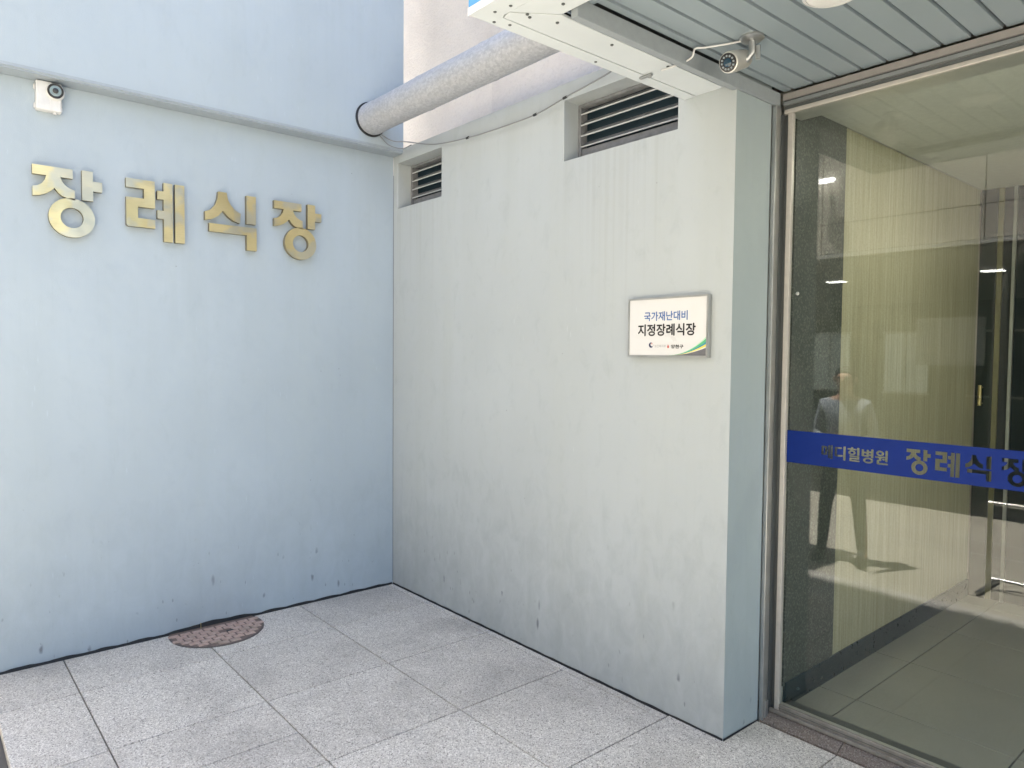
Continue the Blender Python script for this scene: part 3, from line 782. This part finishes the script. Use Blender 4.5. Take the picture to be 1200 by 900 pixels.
MB().box((2.746, YG - .036, 2.7795), (6.35, YG - .012, 2.806)).build('head_rail', mat_plain('head_beige', (.25, .235, .225), .45), ge)
MB().box((2.746, YG - .004, 2.727), (6.35, .486, 2.7995)).build('head_core', ALU, ge)
MB().lathe((2.82, YG - .0045, 1.93), (0, -1, 0), [(.008, 0), (.008, .004), (.004, .006)], 12).build('glass_bolt', STEEL, ge, smooth=True)
# blue vinyl band with the syllables cut out of it
BX0, BX1, BZ0, BZ1 = 2.787, XP, 1.1816, 1.3248
def band():
    import numpy as np
    segs = []; tris = []
    def loop(P):
        for a, b in zip(P, P[1:] + P[:1]): segs.append((a, b))
        for t in mgeo.tessellate_polygon([[Vector((p[0], p[1], 0)) for p in P]]): tris.append([P[i] for i in t])
    # small lettering
    vs, fs, es = text_mesh('메디힐병원', 1, 0)
    x, z, w, h = 2.9474, 1.2184, .269, .058
    x0 = min(v.x for v in vs); x1 = max(v.x for v in vs); z0 = min(v.y for v in vs); z1 = max(v.y for v in vs)
    for dx, dz in ((-.0022, 0), (.0022, 0), (0, .0012), (0, -.0012)):
        P = [(x + dx + (v.x - x0) / (x1 - x0) * w, z + dz + (v.y - z0) / (z1 - z0) * h) for v in vs]
        cnt = {}
        for f_ in fs:
            tris.append([P[i] for i in f_])
            for a, b in zip(f_, f_[1:] + f_[:1]):
                kk = (min(a, b), max(a, b)); cnt[kk] = cnt.get(kk, 0) + 1
        for (a, b), c in cnt.items():
            if c == 1: segs.append((P[a], P[b]))
    # large syllables share the drawing of the brass ones
    S_ = .2788; Z0 = 1.1962
    def put(L, y0, x0_): loop([(x0_ + (a - y0) * S_, Z0 + (b - 2.245) * S_) for a, b in L])
    def ringp(cy, cz, ry, rz, iy, iz, y0, x0_):
        n = 28; o_ = [(x0_ + (cy + ry * math.cos(2 * math.pi * k / n) - y0) * S_, Z0 + (cz + rz * math.sin(2 * math.pi * k / n) - 2.245) * S_) for k in range(n)]
        i_ = [(x0_ + (cy + iy * math.cos(2 * math.pi * k / n) - y0) * S_, Z0 + (cz + iz * math.sin(2 * math.pi * k / n) - 2.245) * S_) for k in range(n)]
        for P in (o_, i_):
            for a, b in zip(P, P[1:] + P[:1]): segs.append((a, b))
        for k in range(n):
            q = (k + 1) % n; tris.append([o_[k], o_[q], i_[q]]); tris.append([o_[k], i_[q], i_[k]])
    for xx in (3.2872, 3.6084):
        put(ZIEUT, -2.133, xx); put(VOW, -2.133, xx); ringp(-1.961, 2.346, .105, .1015, .052, .0525, -2.133, xx)
    for L in SYL2: put(L, -1.705, 3.3906)
    for L in SYL3: put(L, -1.291, 3.4924)
    V = []; E = []; idx = {}
    def vid(p):
        k = (round(p[0], 6), round(p[1], 6))
        if k not in idx: idx[k] = len(V); V.append(Vector(k))
        return idx[k]
    for a, b in segs:
        i, j = vid(a), vid(b)
        if i != j: E.append((i, j))
    r = [vid((BX0, BZ0)), vid((BX1, BZ0)), vid((BX1, BZ1)), vid((BX0, BZ1))]
    E += [(r[0], r[1]), (r[1], r[2]), (r[2], r[3]), (r[3], r[0])]
    res = mgeo.delaunay_2d_cdt(V, E, [], 0, 1e-7)
    ov, of = res[0], res[2]
    T = []
    for t in tris:
        for i in range(1, len(t) - 1): T.append((*t[0], *t[i], *t[i + 1]))
    T = np.array(T)
    def cr(ax, ay, bx, by, px, py): return (bx - ax) * (py - ay) - (by - ay) * (px - ax)
    keep = []
    for f_ in of:
        cx = sum(ov[i].x for i in f_) / len(f_); cz = sum(ov[i].y for i in f_) / len(f_)
        a = cr(T[:, 0], T[:, 1], T[:, 2], T[:, 3], cx, cz); b = cr(T[:, 2], T[:, 3], T[:, 4], T[:, 5], cx, cz); c = cr(T[:, 4], T[:, 5], T[:, 0], T[:, 1], cx, cz)
        ins = ((a > 0) & (b > 0) & (c > 0)) | ((a < 0) & (b < 0) & (c < 0))
        if not ins.any(): keep.append(tuple(f_))
    m = MB(); m.add([(v.x, YG - .0048, v.y) for v in ov], keep)
    return m.build('lettered_band', VINYL, ge, recalc=False)
band()

# ================================================================== INTERIOR
fl = BOX('interior_floor', (2.70, .512, -.10), (8, 6.0, -.012), mat_plain('tile_grout', (.05, .05, .048), .9)); tag(fl, kind='structure')
txs = [2.737, 2.922, 3.575, 4.228, 4.881, 5.534, 6.19]; tys = [.513, .82, 1.475, 2.13, 2.785, 3.44, 4.1]
for i in range(len(txs) - 1):
    for j in range(len(tys) - 1):
        MB().slab((txs[i] + .0028, tys[j] + .0028, -.012), (txs[i + 1] - .0028, tys[j + 1] - .0028, 0), .0012).build('floor_tile', TILE, fl)
iw = thing('interior_wall', (2.6, 1.7, 0), 'woodgrain-papered lobby wall with dark granite pilaster behind the glass', 'wall')
MB().box((2.50, .472, -.012), (2.724, 2.98, 2.88)).build('core', CEILW, iw)
MB().box((2.7245, .472, .10), (2.735, .965, 2.80)).build('granite_pilaster', DGRAN, iw)
MB().box((2.7245, .967, .10), (2.730, 2.975, 2.80)).build('wallpaper', WPAPER, iw)
MB().box((2.7245, .487, -.012), (2.7405, 2.975, .115)).build('baseboard', BASEB, iw, bevel=.002)
# lobby ceiling
MB().box((2.737, .487, 2.80), (6.3, 5.9, 2.86)).build('lobby_ceiling', CEILW); tag(bpy.data.objects['lobby_ceiling'], kind='structure')
lamp(3.62, 1.45, 2.799, .075, 'lit round downlight in the lobby ceiling nearest the papered wall', LIT, 'lobby downlights')
lamp(4.9, 1.45, 2.799, .075, 'lit round downlight in the lobby ceiling, farther right behind the glass', LIT, 'lobby downlights')
lamp(3.62, 4.4, 2.799, .075, 'lit round downlight in the rear part of the lobby, beyond the inner partition', LIT, 'lobby downlights')
# inner partition with dark door and handle
ip = thing('inner_partition', (4.3, 3.0, 0), 'dark glazed partition with steel posts at the back of the lobby', 'partition')
MB().box((2.737, 2.985, .0), (2.835, 3.04, 2.80)).build('dark_pier', DPIER, ip)
MB().box((2.838, 2.99, 0), (2.868, 3.035, 2.80)).build('brown_post', mat_plain('olive_post', (.16, .15, .07), .4), ip)
MB().box((2.925, 2.985, 0), (2.945, 3.035, 2.80)).build('steel_post', STEEL, ip)
MB().box((3.9, 2.985, 0), (3.95, 3.035, 2.80)).build('steel_post', STEEL, ip)
MB().box((2.868, 3.005, .0), (2.925, 3.015, 2.80)).build('dark_panel', DGLASS, ip)
MB().box((2.945, 3.005, .0), (3.9, 3.015, 2.80)).build('dark_panel', DGLASS, ip)
MB().box((3.95, 3.005, .0), (6.3, 3.015, 2.80)).build('dark_panel', DGLASS, ip)
MB().tube([(2.775, 2.955, 1.33), (2.775, 2.955, 1.47)], .012, 12).build('door_handle', YEL, ip, smooth=True)
MB().box((2.765, 2.956, 1.34), (2.785, 2.985, 1.35)).build('handle_mount', YEL, ip)
MB().box((2.765, 2.956, 1.45), (2.785, 2.985, 1.46)).build('handle_mount', YEL, ip)
# lobby right wall and back wall (hold the room together from other viewpoints)
rw = thing('lobby_side_wall', (6.35, 3, 0), 'plain pale lobby wall on the far right behind the glass', 'wall')
MB().box((6.3, YG + .05, 0), (6.5, 6.0, 2.80)).build('wall', CEILW, rw)
bw = thing('lobby_back_wall', (4.5, 6, 0), 'plain pale wall closing the rear of the lobby', 'wall')
MB().box((2.5, 5.9, 0), (6.3, 6.1, 2.80)).build('wall', CEILW, bw)
fw = thing('entrance_side_pier', (6.7, .3, 0), 'grey painted pier at the right end of the glass entrance', 'wall')
MB().box((6.405, .25, -.14), (8.5, .9, 3.0)).build('pier', PAINT_M, fw)

# ================================================================== OPPOSITE BUILDING (seen mirrored in the glass)
OY = -5.55
ob = thing('opposite_building', (1, -8, -.15), 'beige panelled building across the yard with a dark open ground floor, mirrored in the glass', 'building')
PANB = mat_plain('facade_panel_beige', (.74, .69, .60), .6, 0, .06, 2)
MB().box((-12, OY - .9, 2.95), (14, OY - .06, 6.2)).build('upper_core', SOFFJ, ob)
for i in range(-7, 8):
    for j, (z0, z1) in enumerate(((2.96, 3.32), (3.33, 4.75), (4.76, 6.2))):
        MB().box((i * 1.8 + .006, OY - .058, z0), (i * 1.8 + 1.794, OY, z1)).build('facade_panel', PANB, ob)
MB().box((-12, OY - .02, 2.90), (14, OY + .03, 2.945)).build('edge_flashing', mat_plain('white_flashing', (.75, .74, .70), .4), ob)
MB().box((-12, OY - 8, 2.86), (14, OY - .03, 2.90)).build('soffit', mat_plain('underside_grey', (.30, .30, .28), .6), ob)
COLM = mat_plain('column_grey', (.22, .22, .20), .6)
for x in (-6.0, -2.3, 1.25, 5.0, 8.6):
    MB().box((x, OY - 2.5, -.15), (x + .18, OY - 2.32, 2.86)).build('column', COLM, ob, bevel=.01)
MB().box((-12, OY - 8.2, -.15), (14, OY - 8, 2.86)).build('rear_wall', mat_plain('ground_floor_dark', (.07, .085, .08), .6), ob)
DAYW = mat_emit('daylit_window', (.55, .66, .60), .16)  # emission stands in for daylight coming from behind the panes
for i in range(9):
    x = -7.5 + i * 1.7
    w_ = MB().box((x, OY - 7.995, .9), (x + .9, OY - 7.96, 2.2)).build('window', DAYW if i % 3 != 1 else DGLASS, ob)
    fr = MB(); fr.box((x - .05, OY - 7.99, .85), (x + .95, OY - 7.93, .898)); fr.box((x - .05, OY - 7.99, 2.202), (x + .95, OY - 7.93, 2.25)); fr.box((x + .43, OY - 7.958, .9), (x + .47, OY - 7.93, 2.2))
    fr.build('window_frame', ALU, w_)
MB().box((.15, OY - 2.8, 1.55), (1.05, OY - 2.75, 2.25)).build('notice_board', mat_plain('pale_notice', (.42, .45, .46), .6), ob)
MB().box((-12, OY - 20, -.15), (14, OY - 8.2, 6.2)).build('rear_volume', PANB, ob)
# wall lamps
for (x, z, nm) in ((.07, 3.86, 'white oval wall lamp high on the beige facade, left in the mirror image'), (2.6, 3.86, 'white oval wall lamp high on the beige facade, right in the mirror image')):
    t = thing('facade_lamp', (x, OY, z), nm, 'wall lamp', 'facade lamps across the yard')
    MB().lathe((x, OY + .001, z), (0, 1, 0), [(.03, 0), (.03, .05)], 20).build('base', WHITEP, t)
    m = MB(); n = 28
    m.tube([(x - .13, OY + .09, z), (x - .10, OY + .09, z), (x, OY + .09, z), (x + .10, OY + .09, z), (x + .13, OY + .09, z)], [.014, .030, .034, .030, .014], 14)
    m.build('diffuser', LIT2, t, smooth=True)
for i, x in enumerate((-.87, 1.20)):
    y = OY - 2.0
    t = thing('ceiling_light', (x, y, 2.86), ('short bright batten light under the opposite overhang, above open ground floor', 'short bright batten light under the opposite overhang, at the slim column')[i], 'ceiling light', 'batten lights under the opposite overhang')
    MB().box((x, y - .10, 2.815), (x + .26, y + .10, 2.859)).build('fitting', WHITEP, t)
    MB().box((x + .01, y - .09, 2.800), (x + .25, y + .09, 2.8145)).build('diffuser', LIT2, t)

# ================================================================== METAL STAND in the yard
st = thing('metal_stand', (3.0, -2.9, -.15), 'low tubular metal barrier stand standing in the sun, mirrored at the right of the glass', 'barrier')
sx0, sx1, sy = 2.64, 3.75, -3.05
for x in (sx0, sx1):
    MB().tube([(x, sy, -.14), (x, sy, .52)], .018, 12).build('post', STEEL, st, smooth=True)
    MB().tube([(x - .0, sy - .26, -.125), (x, sy + .26, -.125)], .016, 10).build('foot_bar', STEEL, st, smooth=True)
MB().tube([(sx0 - .02, sy, .53), (sx1 + .02, sy, .53)], .017, 12).build('top_rail', ALU, st, smooth=True)
MB().tube([(sx0, sy, -.06), (sx1, sy, -.06)], .012, 10).build('lower_rail', STEEL, st, smooth=True)

# ================================================================== PERSON (standing in the yard, mirrored in the glass)
PZ = -.15
pe = thing('person', (1.54, -2.94, PZ), 'person in pale shirt and dark trousers standing in the sun, holding a phone', 'person')
def skinned(name, verts, edges, radii, root, mats, matfn, parent, sub=2):
    me = bpy.data.meshes.new(name); me.from_pydata([Vector(v) for v in verts], edges, [])
    o = bpy.data.objects.new(name, me); COL.objects.link(o)
    sk = o.modifiers.new('skin', 'SKIN'); sk.use_smooth_shade = True
    lay = me.skin_vertices[0].data
    for i, r in enumerate(radii): lay[i].radius = (r if isinstance(r, tuple) else (r, r)); lay[i].use_root = (i == root)
    ss = o.modifiers.new('subd', 'SUBSURF'); ss.levels = sub; ss.render_levels = sub
    dg = bpy.context.evaluated_depsgraph_get(); dg.update()
    me2 = bpy.data.meshes.new_from_object(o.evaluated_get(dg)); bpy.data.objects.remove(o)
    me2.name = name
    me2.materials.clear()
    for m_ in mats: me2.materials.append(m_)
    for p in me2.polygons: p.material_index = matfn(p.center); p.use_smooth = True
    o = bpy.data.objects.new(name, me2); COL.objects.link(o); o.parent = parent; return o
SKIN = mat_plain('skin', (.50, .30, .21), .55); SHIRT = mat_plain('pale_shirt', (.30, .33, .38), .85, 0, .08, 12)
TROU = mat_plain('dark_trousers', (.035, .04, .05), .85); HAIR = mat_plain('black_hair', (.015, .013, .012), .5); SHOE = mat_plain('black_shoe', (.02, .02, .022), .35)
V = [(0, 0, .92), (0, 0, 1.06), (0, .01, 1.22), (0, -.01, 1.38), (0, -.005, 1.46), (0, .015, 1.52), (0, .03, 1.60), (0, .025, 1.675),   # 0-7 spine..head
     (-.095, 0, .86), (-.135, .01, .50), (-.165, -.01, .09), (-.175, .09, .045),      # 8-11 left leg
     (.095, 0, .86), (.140, .02, .50), (.175, .0, .09), (.185, .10, .045),           # 12-15 right leg
     (-.17, -.01, 1.39), (-.235, -.03, 1.12), (-.12, .17, 1.05), (-.075, .235, 1.07),         # 16-19 arm
     (.17, -.01, 1.39), (.235, -.03, 1.12), (.12, .17, 1.05), (.075, .235, 1.07)]
Ee = [(0, 1), (1, 2), (2, 3), (3, 4), (4, 5), (5, 6), (6, 7), (0, 8), (8, 9), (9, 10), (10, 11), (0, 12), (12, 13), (13, 14), (14, 15), (3, 16), (16, 17), (17, 18), (18, 19), (3, 20), (20, 21), (21, 22), (22, 23)]
Ra = [(.155, .115), (.14, .10), (.155, .11), (.13, .095), (.058, .058), (.062, .07), (.078, .095), (.07, .085), .088, .062, .046, .04, .088, .062, .046, .04, .062, .046, .034, .028, .062, .046, .034, .028]
def pm(c):
    if c.z > 1.435 and abs(c.x) < .13: return 0
    if c.z > 1.0:
        if c.y > .09 and c.z < 1.16: return 0
        return 1
    if abs(c.x) > .2 or c.y > .13 and c.z > .7: return 0
    return 2
person_rot = R(-12)
body = skinned('body', V, Ee, Ra, 0, [SKIN, SHIRT, TROU], pm, pe)
# hair cap
hm = MB(); hm.tube_prof(Vector((0, -.002, 1.56)), Vector((0, -.08, 1)).normalized(), [(.070, 0.0), (.088, .03), (.094, .07), (.090, .11), (.070, .145), (.035, .162), (.004, .166)], 20, 0)
h = hm.build('hair', HAIR, pe, smooth=True, origin=(0, 0, 0)); h.location = (0, -.012, 0)
nm_ = MB(); nm_.tube([(0, .105, 1.625), (0, .128, 1.598), (0, .112, 1.585)], [.008, .013, .008], 8); o = nm_.build('nose', SKIN, pe, smooth=True, origin=(0, 0, 0)); o.location = (0, 0, 0)
for sx_ in (-1, 1):
    o = MB().lathe((sx_ * .033, .103, 1.625), (0, 1, 0), [(.011, 0), (.010, .004), (.004, .007)], 12).build('eye', DARKP, pe, smooth=True, origin=(0, 0, 0)); o.location = (0, 0, 0)
    o = MB().lathe((sx_ * .080, .02, 1.61), (sx_, -.3, 0), [(.018, 0), (.024, .012), (.015, .018)], 12).build('ear', SKIN, pe, smooth=True, origin=(0, 0, 0)); o.location = (0, 0, 0)
    # shoe
    x0 = -.170 if sx_ < 0 else .178
    o = MB().tube([(x0, -.05, .035), (x0, -.02, .045), (x0, .06, .045), (x0 + sx_ * .008, .15, .033), (x0 + sx_ * .012, .20, .024)], [.028, .042, .046, .042, .022], 14).build('shoe', SHOE, pe, smooth=True, origin=(0, 0, 0)); o.location = (0, 0, 0)
    # hand: palm and five digits closing on the phone
    hx = sx_ * .062; hv = [(hx + sx_ * .012, .235, 1.07), (hx, .27, 1.085)]; he = [(0, 1)]; hr = [.026, .028]
    for q_ in range(4):
        bz = 1.062 + q_ * .017; L = (.055, .065, .068, .058)[q_]
        i0 = len(hv); hv += [(hx - sx_ * .006, .285, bz), (hx - sx_ * .02, .285 + L * .35, bz + .004), (hx - sx_ * .038, .285 + L * .2, bz + .006)]
        he += [(1, i0), (i0, i0 + 1), (i0 + 1, i0 + 2)]; hr += [.0095, .0088, .008]
    i0 = len(hv); hv += [(hx - sx_ * .012, .255, 1.108), (hx - sx_ * .035, .272, 1.128)]; he += [(0, i0), (i0, i0 + 1)]; hr += [.011, .009]
    skinned('hand', hv, he, hr, 0, [SKIN], lambda c: 0, pe, 1)
pe.rotation_euler = (0, 0, person_rot)
ph = thing('phone', (1.60, -2.67, PZ + 1.1), 'pale phone held in both hands of the person in the yard', 'phone')
o = MB().box((1.565, -2.675, PZ + 1.06), (1.64, -2.665, PZ + 1.14)).build('case', mat_plain('pale_phone_case', (.8, .72, .66), .4), ph, bevel=.004)
o = MB().box((1.568, -2.6765, PZ + 1.064), (1.637, -2.6752, PZ + 1.136)).build('screen', DARKP, ph)
